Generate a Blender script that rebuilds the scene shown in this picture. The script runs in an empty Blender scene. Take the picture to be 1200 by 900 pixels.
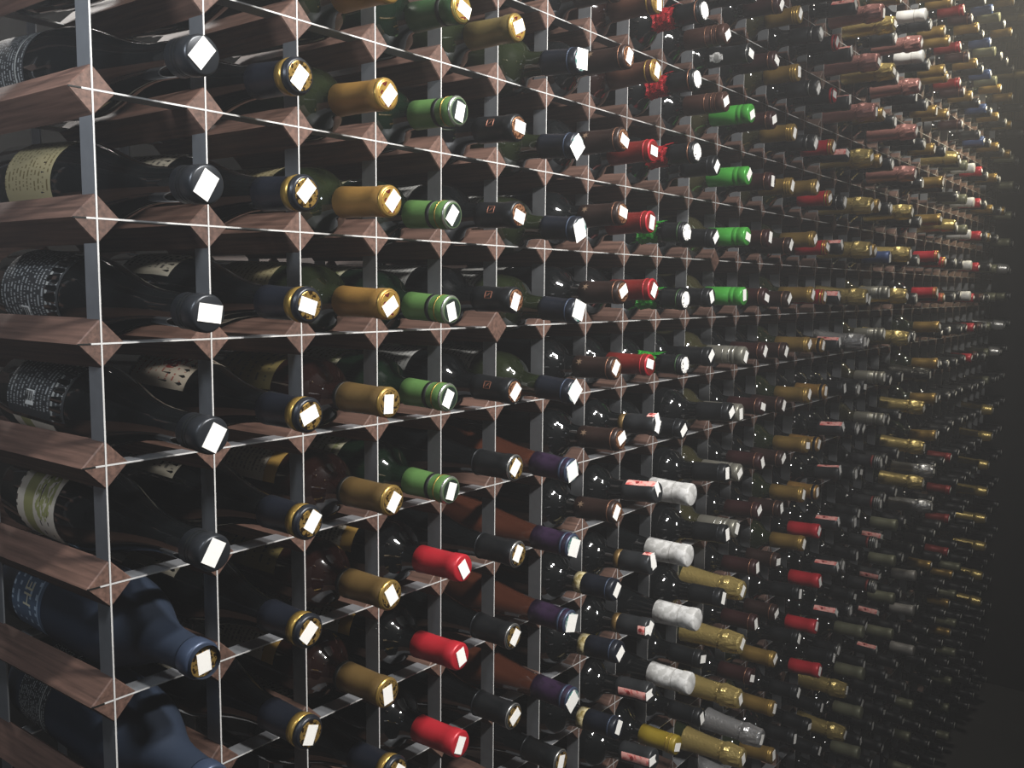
import bpy, bmesh, math, random
from mathutils import Vector, Matrix

rng = random.Random(11)
C = bpy.context.scene.collection
scene = bpy.context.scene

# ------------------------------------------------------------------ camera, world, lights, exposure
P = 0.1                      # column pitch of the rack
AR = 0.9775                  # row pitch / column pitch
Z0 = 1.7595                  # height of row line 0
def X(c): return c * P
def Zr(r): return Z0 - r * AR * P

cam_d = bpy.data.cameras.new('camera')
cam = bpy.data.objects.new('camera', cam_d)
C.objects.link(cam)
cam_d.sensor_width = 36.0
cam_d.lens = 1081.2 / 1200 * 36
cam_d.clip_start = 0.02
R_ = ((0.60927622, -0.00878372, -0.79290941), (-0.07599373, 0.99468929, -0.06941304), (0.7893082, 0.10254786, 0.60537302))
def w_(v): return Vector((v[0], v[2], -v[1]))
right, up, back = w_(R_[0]), -w_(R_[1]), -w_(R_[2])
M = Matrix((right, up, back)).transposed().to_4x4()
M.translation = Vector((-0.3801, -0.7007, Z0 - 0.1496))
cam.matrix_world = M
scene.camera = cam

world = bpy.data.worlds.new('cellar_air')
scene.world = world
world.use_nodes = True
world.node_tree.nodes['Background'].inputs[0].default_value = (0.5, 0.6, 0.8, 1)
world.node_tree.nodes['Background'].inputs[1].default_value = 0.02

def lamp(name, kind, loc, target, power, color, size=0.1, spot=None, blend=0.6, shape=None):
    d = bpy.data.lights.new(name, kind)
    d.energy = power
    d.color = color
    if kind == 'AREA':
        d.size = size
        if shape:
            d.shape = 'RECTANGLE'; d.size_y = shape
    else:
        d.shadow_soft_size = size
    if spot:
        d.spot_size = math.radians(spot); d.spot_blend = blend
    o = bpy.data.objects.new(name, d)
    C.objects.link(o)
    o.location = loc
    o.rotation_euler = (Vector(target) - Vector(loc)).to_track_quat('-Z', 'Y').to_euler()
    return o

# two ceiling spots over the near end of the aisle, one warm spot at the far end
lamp('ceiling_spot_near', 'SPOT', (0.20, -1.12, 2.62), (0.20, 0.0, 1.42), 140, (1.0, 0.97, 0.94), 0.075, 84, 1.0)
lamp('ceiling_spot_near', 'SPOT', (0.55, -1.05, 2.66), (0.75, 0.0, 1.72), 95, (1.0, 0.97, 0.94), 0.075, 84, 1.0)
lamp('ceiling_spot_middle', 'SPOT', (1.50, -0.45, 2.86), (2.1, -0.05, 2.15), 66, (1.0, 0.95, 0.86), 0.05, 78, 1.0)
lamp('ceiling_spot_far', 'SPOT', (3.02, -0.60, 2.84), (2.78, 0.0, 2.3), 95, (1.0, 0.90, 0.66), 0.04, 72, 0.9)
lamp('corner_glow_fill', 'POINT', (-0.30, -0.12, 1.88), (0, 0, 0), 4.5, (0.86, 0.92, 1.0), 0.04)  # unseen fill added for a glow at upper left and on the left straps
lamp('side_daylight', 'AREA', (-1.5, 0.05, 2.35), (0.0, 0.12, 1.75), 3, (0.8, 0.88, 1.0), 0.5)
lamp('back_room_lamp', 'SPOT', (0.2, 1.1, 2.6), (0.3, 0.5, 1.6), 30, (1.0, 0.95, 0.9), 0.06, 70, 0.8)

# thin haze added to lift the dark tones and make the lamps glow
vol = world.node_tree.nodes.new('ShaderNodeVolumeScatter')
vol.inputs['Density'].default_value = 0.06
vol.inputs['Anisotropy'].default_value = 0.4
world.node_tree.links.new(vol.outputs[0], world.node_tree.nodes['World Output'].inputs['Volume'])

vs = scene.view_settings
vs.view_transform = 'Standard'
vs.look = 'None'
vs.gamma = 1.0
vs.use_curve_mapping = False
vs.exposure = 0.2
scene.cycles.use_denoising = True
scene.cycles.max_bounces = 6

# ------------------------------------------------------------------ materials
def lin(h):
    h = h.lstrip('#')
    out = []
    for i in (0, 2, 4):
        v = int(h[i:i + 2], 16) / 255
        out.append(v / 12.92 if v <= 0.04045 else ((v + 0.055) / 1.055) ** 2.4)
    return tuple(out) + (1.0,)

MATS = {}
def new_mat(name):
    m = bpy.data.materials.new(name)
    m.use_nodes = True
    MATS[name] = m
    return m, m.node_tree, m.node_tree.nodes['Principled BSDF']

def mat(name, hexa, rough=0.5, metal=0.0, bump=0.0, scale=200.0, var=0.0, coat=0.0, spec=0.5, mottle=None, mscale=60.0, mrange=(0.45, 0.55), objvar=0.0):
    m, nt, b = new_mat(name)
    n, l = nt.nodes, nt.links
    b.inputs['Base Color'].default_value = lin(hexa)
    b.inputs['Roughness'].default_value = rough
    b.inputs['Metallic'].default_value = metal
    b.inputs['Coat Weight'].default_value = coat
    b.inputs['Specular IOR Level'].default_value = spec
    tc = n.new('ShaderNodeTexCoord')
    if mottle:
        t = n.new('ShaderNodeTexNoise'); t.inputs['Scale'].default_value = mscale; t.inputs['Detail'].default_value = 3
        l.new(tc.outputs['Object'], t.inputs['Vector'])
        r = n.new('ShaderNodeMapRange'); r.inputs['From Min'].default_value = mrange[0]; r.inputs['From Max'].default_value = mrange[1]
        l.new(t.outputs['Fac'], r.inputs['Value'])
        mx = n.new('ShaderNodeMix'); mx.data_type = 'RGBA'
        mx.inputs[6].default_value = lin(hexa); mx.inputs[7].default_value = lin(mottle)
        l.new(r.outputs['Result'], mx.inputs['Factor'])
        l.new(mx.outputs[2], b.inputs['Base Color'])
    elif var:
        t = n.new('ShaderNodeTexNoise'); t.inputs['Scale'].default_value = scale * 0.25; t.inputs['Detail'].default_value = 4
        l.new(tc.outputs['Object'], t.inputs['Vector'])
        hs = n.new('ShaderNodeHueSaturation'); hs.inputs['Color'].default_value = lin(hexa)
        r = n.new('ShaderNodeMapRange'); r.inputs['To Min'].default_value = 1 - var; r.inputs['To Max'].default_value = 1 + var
        l.new(t.outputs['Fac'], r.inputs['Value']); l.new(r.outputs['Result'], hs.inputs['Value'])
        l.new(hs.outputs['Color'], b.inputs['Base Color'])
    if bump:
        t2 = n.new('ShaderNodeTexNoise'); t2.inputs['Scale'].default_value = scale; t2.inputs['Detail'].default_value = 4
        l.new(tc.outputs['Object'], t2.inputs['Vector'])
        bp = n.new('ShaderNodeBump'); bp.inputs['Strength'].default_value = bump; bp.inputs['Distance'].default_value = 0.001
        l.new(t2.outputs['Fac'], bp.inputs['Height']); l.new(bp.outputs['Normal'], b.inputs['Normal'])
    return m

def wood_mat(name, c0, c1, axis, rough=0.6):
    m, nt, b = new_mat(name)
    n, l = nt.nodes, nt.links
    tc = n.new('ShaderNodeTexCoord'); mp = n.new('ShaderNodeMapping')
    oi = n.new('ShaderNodeObjectInfo')
    sc = [260.0, 260.0, 260.0]; sc[axis] = 9.0
    mp.inputs['Scale'].default_value = sc
    ml = n.new('ShaderNodeMath'); ml.operation = 'MULTIPLY'; ml.inputs[1].default_value = 47.0
    l.new(oi.outputs['Random'], ml.inputs[0])
    l.new(tc.outputs['Object'], mp.inputs['Vector']); l.new(ml.outputs[0], mp.inputs['Location'])
    t = n.new('ShaderNodeTexNoise'); t.inputs['Scale'].default_value = 1.0; t.inputs['Detail'].default_value = 5; t.inputs['Roughness'].default_value = 0.6
    l.new(mp.outputs['Vector'], t.inputs['Vector'])
    r = n.new('ShaderNodeMapRange'); r.inputs['From Min'].default_value = 0.33; r.inputs['From Max'].default_value = 0.68
    l.new(t.outputs['Fac'], r.inputs['Value'])
    mx = n.new('ShaderNodeMix'); mx.data_type = 'RGBA'
    mx.inputs[6].default_value = lin(c0); mx.inputs[7].default_value = lin(c1)
    l.new(r.outputs['Result'], mx.inputs['Factor'])
    hs = n.new('ShaderNodeHueSaturation')
    rr = n.new('ShaderNodeMapRange'); rr.inputs['To Min'].default_value = 0.82; rr.inputs['To Max'].default_value = 1.18
    l.new(oi.outputs['Random'], rr.inputs['Value']); l.new(rr.outputs['Result'], hs.inputs['Value'])
    l.new(mx.outputs[2], hs.inputs['Color']); l.new(hs.outputs['Color'], b.inputs['Base Color'])
    bp = n.new('ShaderNodeBump'); bp.inputs['Strength'].default_value = 0.25; bp.inputs['Distance'].default_value = 0.0006
    l.new(t.outputs['Fac'], bp.inputs['Height']); l.new(bp.outputs['Normal'], b.inputs['Normal'])
    b.inputs['Roughness'].default_value = rough
    return m

def print_mat(name, paper, ink, lines=14.0, fill=0.5, band=None, band_col=None, seed=0.0, picture=None):
    """flat print on a label: rows of small text-like marks along the arc (u), optional coloured band (v range)"""
    m, nt, b = new_mat(name)
    n, l = nt.nodes, nt.links
    b.inputs['Roughness'].default_value = 0.65
    uv = n.new('ShaderNodeUVMap'); uv.uv_map = 'UVMap'
    sp = n.new('ShaderNodeSeparateXYZ'); l.new(uv.outputs['UV'], sp.inputs[0])
    def math_(op, a, bb=None):
        k = n.new('ShaderNodeMath'); k.operation = op
        for i, v in enumerate((a, bb)):
            if v is None: continue
            if isinstance(v, (int, float)): k.inputs[i].default_value = v
            else: l.new(v, k.inputs[i])
        return k.outputs[0]
    u, v = sp.outputs[0], sp.outputs[1]
    row = math_('FRACT', math_('MULTIPLY', v, lines))
    on = math_('LESS_THAN', row, fill)
    nz = n.new('ShaderNodeTexNoise'); nz.inputs['Scale'].default_value = 1.0; nz.inputs['Detail'].default_value = 0
    cb = n.new('ShaderNodeCombineXYZ')
    l.new(math_('MULTIPLY', u, lines * 4.2), cb.inputs[0]); l.new(math_('MULTIPLY', math_('FLOOR', math_('MULTIPLY', v, lines)), 7.31), cb.inputs[1]); cb.inputs[2].default_value = seed
    l.new(cb.outputs[0], nz.inputs['Vector'])
    ch = math_('GREATER_THAN', nz.outputs['Fac'], 0.5)
    marg = math_('MULTIPLY', math_('GREATER_THAN', u, 0.1), math_('LESS_THAN', u, 0.9))
    inkf = math_('MULTIPLY', math_('MULTIPLY', on, ch), marg)
    mx = n.new('ShaderNodeMix'); mx.data_type = 'RGBA'
    mx.inputs[6].default_value = lin(paper); mx.inputs[7].default_value = lin(ink)
    l.new(inkf, mx.inputs['Factor'])
    last = mx.outputs[2]
    if band:
        f = math_('MULTIPLY', math_('GREATER_THAN', v, band[0]), math_('LESS_THAN', v, band[1]))
        m2 = n.new('ShaderNodeMix'); m2.data_type = 'RGBA'
        l.new(last, m2.inputs[6]); m2.inputs[7].default_value = lin(band_col); l.new(f, m2.inputs['Factor'])
        last = m2.outputs[2]
    if picture:
        pc, cu, cv, rad = picture
        d = math_('ADD', math_('POWER', math_('ABSOLUTE', math_('SUBTRACT', u, cu)), 2.0), math_('POWER', math_('ABSOLUTE', math_('SUBTRACT', v, cv)), 2.0))
        nz2 = n.new('ShaderNodeTexNoise'); nz2.inputs['Scale'].default_value = 14.0
        l.new(uv.outputs['UV'], nz2.inputs['Vector'])
        f = math_('MULTIPLY', math_('LESS_THAN', d, rad * rad), math_('GREATER_THAN', nz2.outputs['Fac'], 0.47))
        m3 = n.new('ShaderNodeMix'); m3.data_type = 'RGBA'
        l.new(last, m3.inputs[6]); m3.inputs[7].default_value = lin(pc); l.new(f, m3.inputs['Factor'])
        last = m3.outputs[2]
    l.new(last, b.inputs['Base Color'])
    return m

wood_mat('rack_wood', '#433129', '#6a5045', 1)
wood_mat('plank_wood', '#6d5636', '#a58a5c', 2)
mat('strap_steel', '#8f9296', 0.38, 0.55, 0.05, 300, 0.15)
mat('strap_lit_edge', '#cfcfcd', 0.45, 0.2, 0.05, 300, 0.05)  # paler than the strap sides, lamp light on the edges put into the colour
mat('stone', '#2c2a27', 0.9, 0, 0.4, 30, 0.3)
mat('stone_shaded', '#171614', 0.95, 0, 0.4, 30, 0.3)  # stone darkened so the unlit aisle end is in its colour
mat('concrete', '#3a3936', 0.85, 0, 0.3, 25, 0.25)
mat('paper', '#f6f5f0', 0.6, 0, 0, var=0)
# glass
G = dict(coat=0.6)
mat('glass_black', '#0b0d0e', 0.06, 0, spec=0.6, **G)
mat('glass_veiled', '#2b3036', 0.3, 0, 0.05, 120, 0.25, spec=0.6)  # greyed and rougher glass, hazy veil put into the colour
mat('glass_green', '#0d1a10', 0.06, 0, spec=0.6, **G)
mat('glass_olive', '#1c2213', 0.07, 0, spec=0.6, **G)
mat('glass_brown', '#1c0d0a', 0.07, 0, spec=0.6, **G)
mat('glass_amber', '#46261a', 0.12, 0, spec=0.5, coat=0.3)
mat('glass_straw', '#2e2c1b', 0.08, 0, spec=0.6, **G)
mat('glass_blue', '#1c2635', 0.7, 0, 0.05, 150, 0.15, spec=0.3)
# capsules and foils
CP = dict(rough=0.38, metal=0.25, bump=0.12, scale=350)
mat('cap_black', '#17191b', **CP)
mat('cap_black_rim', '#2a2d31', 0.35, 0.4)
mat('cap_charcoal', '#2b2d2f', **CP)
mat('cap_navy', '#181c25', **CP)
mat('cap_blue', '#3a4d78', **CP)
mat('cap_blue_grey', '#39455a', 0.4, 0.35)
mat('cap_gold', '#927740', 0.36, 0.6, 0.12, 350)
mat('cap_ochre', '#97733a', 0.42, 0.45, 0.12, 350)
mat('cap_bronze', '#6e5832', 0.42, 0.45, 0.12, 350)
mat('cap_palegold', '#7f7044', 0.4, 0.5, 0.12, 350)
mat('cap_copper', '#5a3c30', 0.4, 0.45, 0.12, 350)
mat('cap_lgreen', '#557942', 0.42, 0.2, 0.1, 350)
mat('cap_dgreen', '#33512f', 0.42, 0.2, 0.1, 350)
mat('cap_bgreen', '#43963a', 0.35, 0.25, 0.1, 350)
mat('cap_red', '#a9232d', 0.38, 0.2, 0.1, 350)
mat('cap_dred', '#74241f', 0.4, 0.3, 0.1, 350)
mat('cap_maroon', '#301818', 0.4, 0.25, 0.1, 350)
mat('cap_brown', '#2a1b18', 0.4, 0.25, 0.1, 350)
mat('cap_sbrown', '#442d26', 0.38, 0.35, 0.1, 350)
mat('cap_dbrown', '#2a1d19', 0.4, 0.2, 0.1, 350)
mat('cap_purple', '#2b1b33', 0.42, 0.15, 0.15, 250, mottle='#1d1224', mscale=90)
mat('cap_white', '#d2d2d0', 0.5, 0.0, 0.3, 160, mottle='#b6b6b3', mscale=110)
mat('cap_smooth_white', '#cfcfcd', 0.45)
mat('cap_yellow', '#8a7722', 0.42, 0.2, 0.1, 350)
mat('cap_silver', '#8c8a7f', 0.36, 0.6, 0.1, 350)
mat('cap_olive', '#6e6f5a', 0.42, 0.25, 0.1, 350)
mat('cap_grey', '#8f8c88', 0.45, 0.2, 0.1, 350)
mat('cap_cream', '#b5aa84', 0.5, 0.1, 0.1, 350, mottle='#7c6d3a', mscale=150)
mat('foil_gold', '#b09c60', 0.27, 0.6, 0.9, 260)
mat('foil_silver', '#a6a6a6', 0.27, 0.65, 0.9, 260)
mat('foil_copper', '#94665f', 0.32, 0.4, 0.8, 260)
mat('foil_black', '#34332d', 0.3, 0.6, 0.8, 260)
mat('ring_gold', '#b0914a', 0.3, 0.7)
mat('ring_silver', '#b4b4b0', 0.28, 0.85)
mat('ring_copper', '#8f6650', 0.35, 0.7)
mat('groove_black', '#0c0f0d', 0.5, 0)
mat('disc_gold', '#bf9c55', 0.3, 0.75, mottle='#3b2a12', mscale=260, mrange=(0.52, 0.56))
mat('disc_goldred', '#d0aa55', 0.3, 0.7, mottle='#7d2030', mscale=190, mrange=(0.56, 0.6))
mat('disc_copper', '#b98764', 0.32, 0.7, mottle='#5d3620', mscale=260, mrange=(0.5, 0.55))
mat('disc_dark', '#25302a', 0.4, 0.3)
mat('disc_teal', '#4f8f86', 0.35, 0.5, mottle='#dfe8e6', mscale=220, mrange=(0.4, 0.6))
mat('disc_silver', '#c3c3c0', 0.3, 0.6, mottle='#77756f', mscale=260, mrange=(0.5, 0.55))
mat('disc_print', '#efeeea', 0.5, 0, mottle='#26262a', mscale=330, mrange=(0.56, 0.58))
mat('glitter_red', '#c3202a', 0.45, 0.35, 1.0, 900, mottle='#6e1016', mscale=800)
mat('glitter_green', '#2f9a2c', 0.45, 0.35, 1.0, 900, mottle='#15561a', mscale=800)
mat('emblem_copper', '#8a5a48', 0.4, 0.5)
mat('emblem_star', '#86705c', 0.45, 0.4)
mat('crest_white', '#d8d8d6', 0.55, 0, mottle='#9c9c9a', mscale=330, mrange=(0.5, 0.56))
mat('crest_grey', '#8e8e8c', 0.5, 0)
mat('seal_pink', '#e8a9a0', 0.6, 0, mottle='#d2605c', mscale=160, mrange=(0.5, 0.62))
mat('seal_red', '#8e2a2a', 0.6, 0)
mat('barcode', '#d7d7d2', 0.6, 0)
mat('ink', '#17181a', 0.7, 0)
mat('letter_cream', '#c9c3a8', 0.6, 0)
# labels
print_mat('label_dark', '#26282a', '#8d9090', 16, 0.4, band=(0.80, 0.83), band_col='#9a9c98')
print_mat('label_leaf', '#d2c8b8', '#4a3c38', 5, 0.15, band=(0.2, 0.45), band_col='#96935f', picture=('#9a9a60', 0.55, 0.7, 0.22))
print_mat('label_straw', '#887f5f', '#5a4e2c', 12, 0.35)
print_mat('label_text', '#a9a293', '#4b3a36', 14, 0.45, band=(0.80, 1.0), band_col='#9c7c3c')
print_mat('label_picture', '#9c9384', '#7d3b30', 9, 0.2, picture=('#7a2c22', 0.55, 0.6, 0.2))
print_mat('label_oliveband', '#6b5f35', '#2e2a18', 7, 0.25)
print_mat('label_cream', '#a3a086', '#6f7352', 10, 0.35, band=(0.86, 0.9), band_col='#8a8f60')
print_mat('label_white', '#a4a4a0', '#55585a', 11, 0.35)
print_mat('label_blue', '#45586e', '#9fb0c0', 5, 0.3, band=(0.86, 0.9), band_col='#8ea0b2')
print_mat('label_dim', '#8f8a7c', '#3b3834', 9, 0.4)

# ------------------------------------------------------------------ mesh helpers
def mk_mesh(name, verts, faces, mats, fm=None, smooth=True, uvs=None):
    me = bpy.data.meshes.new(name)
    me.from_pydata(verts, [], faces)
    for k in mats: me.materials.append(MATS[k])
    if fm: me.polygons.foreach_set('material_index', fm)
    me.polygons.foreach_set('use_smooth', [smooth] * len(faces))
    if uvs:
        ul = me.uv_layers.new(name='UVMap')
        for lp in me.loops: ul.data[lp.index].uv = uvs[lp.vertex_index]
    me.update()
    return me

def link(name, me, parent=None, loc=None, kind=None):
    o = bpy.data.objects.new(name, me)
    C.objects.link(o)
    if parent: o.parent = parent
    if loc is not None: o.location = loc
    if kind: o['kind'] = kind
    return o

def box_vf(x0, x1, y0, y1, z0, z1):
    v = [(x, y, z) for x in (x0, x1) for y in (y0, y1) for z in (z0, z1)]
    f = [(0, 1, 3, 2), (4, 6, 7, 5), (0, 4, 5, 1), (2, 3, 7, 6), (0, 2, 6, 4), (1, 5, 7, 3)]
    return v, f

def box(name, m, x0, x1, y0, y1, z0, z1, parent=None, kind=None):
    cx, cy, cz = (x0 + x1) / 2, (y0 + y1) / 2, z0
    v, f = box_vf(x0 - cx, x1 - cx, y0 - cy, y1 - cy, 0, z1 - z0)
    return link(name, mk_mesh(name, v, f, [m], smooth=False), parent, (cx, cy, cz), kind)

# ------------------------------------------------------------------ the setting
box('floor', 'concrete', -2.2, 4.2, -1.9, 1.5, -0.06, 0.0, kind='structure')
box('ceiling', 'stone', -2.2, 4.2, -1.9, 1.5, 2.95, 3.02, kind='structure')
box('wall_back', 'stone', -2.2, 4.2, 1.4, 1.5, 0.0, 2.95, kind='structure')
box('wall_front', 'stone', -2.2, 4.2, -1.9, -1.8, 0.0, 2.95, kind='structure')
box('wall_left', 'stone', -2.3, -2.2, -1.8, 1.4, 0.0, 2.95, kind='structure')
wr = box('wall_right', 'stone_shaded', 3.75, 3.85, -1.8, 1.4, 0.0, 2.95, kind='structure')
for k in range(13):
    y = -1.0 + k * 0.1
    v, f = box_vf(-0.014, 0, 0, 0.096, 0, 0.64)
    link('plank', mk_mesh('plank', v, f, ['plank_wood'], smooth=False), wr, (-0.05 - 0.002 * (k % 3), y + 0.2, 2.28))

# ------------------------------------------------------------------ the rack
NC, R0, R1 = 35, -11, 17           # columns 0..NC, rows R0..R1
H = 0.0198                          # half diagonal of a bar
BL = 0.214
rack = link('wine_rack', None, None, (X(0), 0, 0))
rack['label'] = 'tall wine rack of diamond-set brown wooden bars and thin steel straps'
rack['category'] = 'rack'

def bar_vf(x, z, y0=0.0):
    v, f = [], []
    for yy, h in ((y0, H - 0.0012), (y0 + 0.0012, H), (y0 + BL, H)):
        v += [(x - h, yy, z), (x, yy, z - h), (x + h, yy, z), (x, yy, z + h)]
    f.append((0, 1, 2, 3))
    for k in (0, 4):
        for i in range(4):
            j = (i + 1) % 4
            f.append((k + i, k + 4 + i, k + 4 + j, k + j))
    f.append((11, 10, 9, 8))
    return v, f

def project(x, y, z):
    d = Vector((x, y, z)) - M.translation
    q = (d.dot(right), -d.dot(up), -d.dot(back))
    return 600 + 1081.2 * q[0] / q[2], 450 + 1081.2 * q[1] / q[2], q[2]

bar_me = mk_mesh('bar', *bar_vf(0, 0), ['rack_wood'], smooth=False)
slot_v, slot_f = box_vf(-H + 0.0008, -0.0085, -0.0004, 0.03, -0.0006, 0.0006)
slot_me = mk_mesh('slot_shade', slot_v, slot_f, ['groove_black'], smooth=False)  # black strip standing in for the shade inside the strap slot
cells = []
for c in range(NC + 1):
    for r in range(R0, R1 + 1):
        px, py, d = project(X(c), 0, Zr(r))
        vis = -40 < py < 940 and px < 1230
        cells.append((0 if vis else 1, d, c, r))
cells.sort()
rest_v, rest_f = [], []
for k, (nv, d, c, r) in enumerate(cells):
    jog = -0.0025 if (c * 7 + r * 13) % 29 == 3 else 0.0
    if k < 300:
        b = link('wooden_bar', bar_me, rack, (X(c), jog, Zr(r)))
        if c == 0: link('slot_shade', slot_me, b, (0, 0, 0))
    else:
        v, f = bar_vf(X(c), Zr(r), jog)
        n = len(rest_v); rest_v += v; rest_f += [tuple(i + n for i in q) for q in f]
link('wooden_bars', mk_mesh('wooden_bars', rest_v, rest_f, ['rack_wood'], smooth=False), rack, (0, 0, 0), 'stuff')
T2 = 0.0007
for y0, y1 in ((-0.0005, 0.0195), (0.1945, 0.2135)):
    v, f = box_vf(-T2, T2, y0, y1, 0.0, Zr(R0) + 0.03)
    me = mk_mesh('vertical_strap', v, f, ['strap_steel', 'strap_lit_edge'], [0, 0, 1, 1, 0, 0], smooth=False)
    for c in range(NC + 1): link('vertical_strap', me, rack, (X(c), 0, 0))
    v, f = box_vf(-0.009, X(NC) + 0.012, y0 + 0.0002, y1, -T2, T2)
    me = mk_mesh('horizontal_strap', v, f, ['strap_steel', 'strap_lit_edge'], [0, 0, 1, 1, 0, 0], smooth=False)
    for r in range(R0, R1 + 1): link('horizontal_strap', me, rack, (0, 0, Zr(r)))

# a second rack stands behind the first; only its lit bars show through the gaps
rack2 = link('wine_rack', None, None, (X(1), 0.30, 0))
rack2['label'] = 'second wooden bottle rack glimpsed through gaps behind the first rack'
rack2['category'] = 'rack'
for c in range(-3, 11):
    for r in range(-1, 5):
        link('wooden_bar', bar_me, rack2, (X(c) + 0.005, 0.0, Zr(r + .3)))
zt = Zr(-1.3)
v, f = box_vf(-T2, T2, 0.001, 0.02, 0.0, zt)
me = mk_mesh('vertical_strap', v, f, ['strap_steel'], smooth=False)
for c in range(-3, 11): link('vertical_strap', me, rack2, (X(c) + 0.005, 0, 0))

# ------------------------------------------------------------------ bottle shapes: (distance from the tip, radius)
SHAPES = {
    'bordeaux': (0.300, [(0.0, .0132), (.062, .0143), (.070, .0149), (.075, .0159), (.079, .0177), (.0825, .0207), (.0865, .0254), (.091, .0298), (.097, .0334), (.105, .0357), (.118, .0369), (.290, .0370), (.297, .0352), (.300, .0310)]),
    'burgundy': (0.298, [(0.0, .0135), (.060, .0146), (.075, .0158), (.095, .0190), (.115, .0240), (.135, .0298), (.152, .0345), (.170, .0378), (.185, .0390), (.288, .0390), (.295, .0370), (.298, .0320)]),
    'flute': (0.330, [(0.0, .0135), (.060, .0146), (.085, .0168), (.115, .0215), (.145, .0268), (.175, .0318), (.200, .0350), (.220, .0362), (.322, .0362), (.328, .0345), (.330, .0300)]),
    'champagne': (0.315, [(0.0, .0150), (.035, .0158), (.070, .0172), (.100, .0196), (.120, .0228), (.140, .0275), (.158, .0335), (.175, .0390), (.192, .0424), (.205, .0432), (.304, .0432), (.312, .0410), (.315, .0350)]),
    'stout': (0.285, [(0.0, .0145), (.030, .0156), (.045, .0165), (.058, .0188), (.072, .0240), (.086, .0305), (.100, .0362), (.114, .0402), (.130, .0424), (.272, .0424), (.281, .0400), (.285, .0340)]),
}

def radius(shape, s):
    p = SHAPES[shape][1]
    for (s0, r0), (s1, r1) in zip(p, p[1:]):
        if s <= s1: return r0 + (r1 - r0) * (s - s0) / (s1 - s0)
    return p[-1][1]

def lathe(prof, L, seg, close0=True, close1=False, crinkle=0.0, jag=0.0, seed=0):
    rr = random.Random(seed)
    v, f = [], []
    for i, (s, r) in enumerate(prof):
        for k in range(seg):
            a = 2 * math.pi * k / seg
            q = r + (rr.uniform(-crinkle, crinkle) if crinkle and 0 < i else 0)
            ss = s + (rr.uniform(-jag, jag) if jag and i in (0, len(prof) - 1) else 0)
            v.append((q * math.cos(a), q * math.sin(a), L - ss))
    for i in range(len(prof) - 1):
        for k in range(seg):
            j = (k + 1) % seg
            f.append((i * seg + k, (i + 1) * seg + k, (i + 1) * seg + j, i * seg + j))
    if close0: f.append(tuple(range(seg)))
    if close1: f.append(tuple(reversed(range((len(prof) - 1) * seg, len(prof) * seg))))
    return v, f

def patch(rad, L, s0, s1, a0, a1, nu=14, nv=3, th=0.0003):
    """curved sheet on the bottle, from angle a0 to a1 (degrees) and from s0 to s1 below the tip"""
    v, f, uv = [], [], []
    for i in range(nv + 1):
        s = s0 + (s1 - s0) * i / nv
        for k in range(nu + 1):
            a = math.radians(a0 + (a1 - a0) * k / nu)
            r = rad(s) + th
            v.append((r * math.cos(a), r * math.sin(a), L - s)); uv.append((k / nu, 1 - i / nv))
    w = nu + 1
    for i in range(nv):
        for k in range(nu):
            f.append((i * w + k, (i + 1) * w + k, (i + 1) * w + k + 1, i * w + k + 1))
    return v, f, uv

def decal(poly, rad, L, sc, ac, th=0.0005):
    """flat outline (x along the arc, y towards the tip, metres) wrapped on the bottle"""
    cx = sum(p[0] for p in poly) / len(poly); cy = sum(p[1] for p in poly) / len(poly)
    n = len(poly)
    pts = [(cx, cy)] + [(cx + (x - cx) * t, cy + (y - cy) * t) for t in (.4, .7, 1.0) for x, y in poly]
    v = []
    for x, y in pts:
        s = sc - y; r = rad(s) + th; a = math.radians(ac) - x / r
        v.append((r * math.cos(a), r * math.sin(a), L - s))
    f = [(0, 1 + k, 1 + (k + 1) % n) for k in range(n)]
    for q in (0, 1):
        f += [(1 + q * n + k, 1 + (q + 1) * n + k, 1 + (q + 1) * n + (k + 1) % n, 1 + q * n + (k + 1) % n) for k in range(n)]
    return v, f

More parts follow.
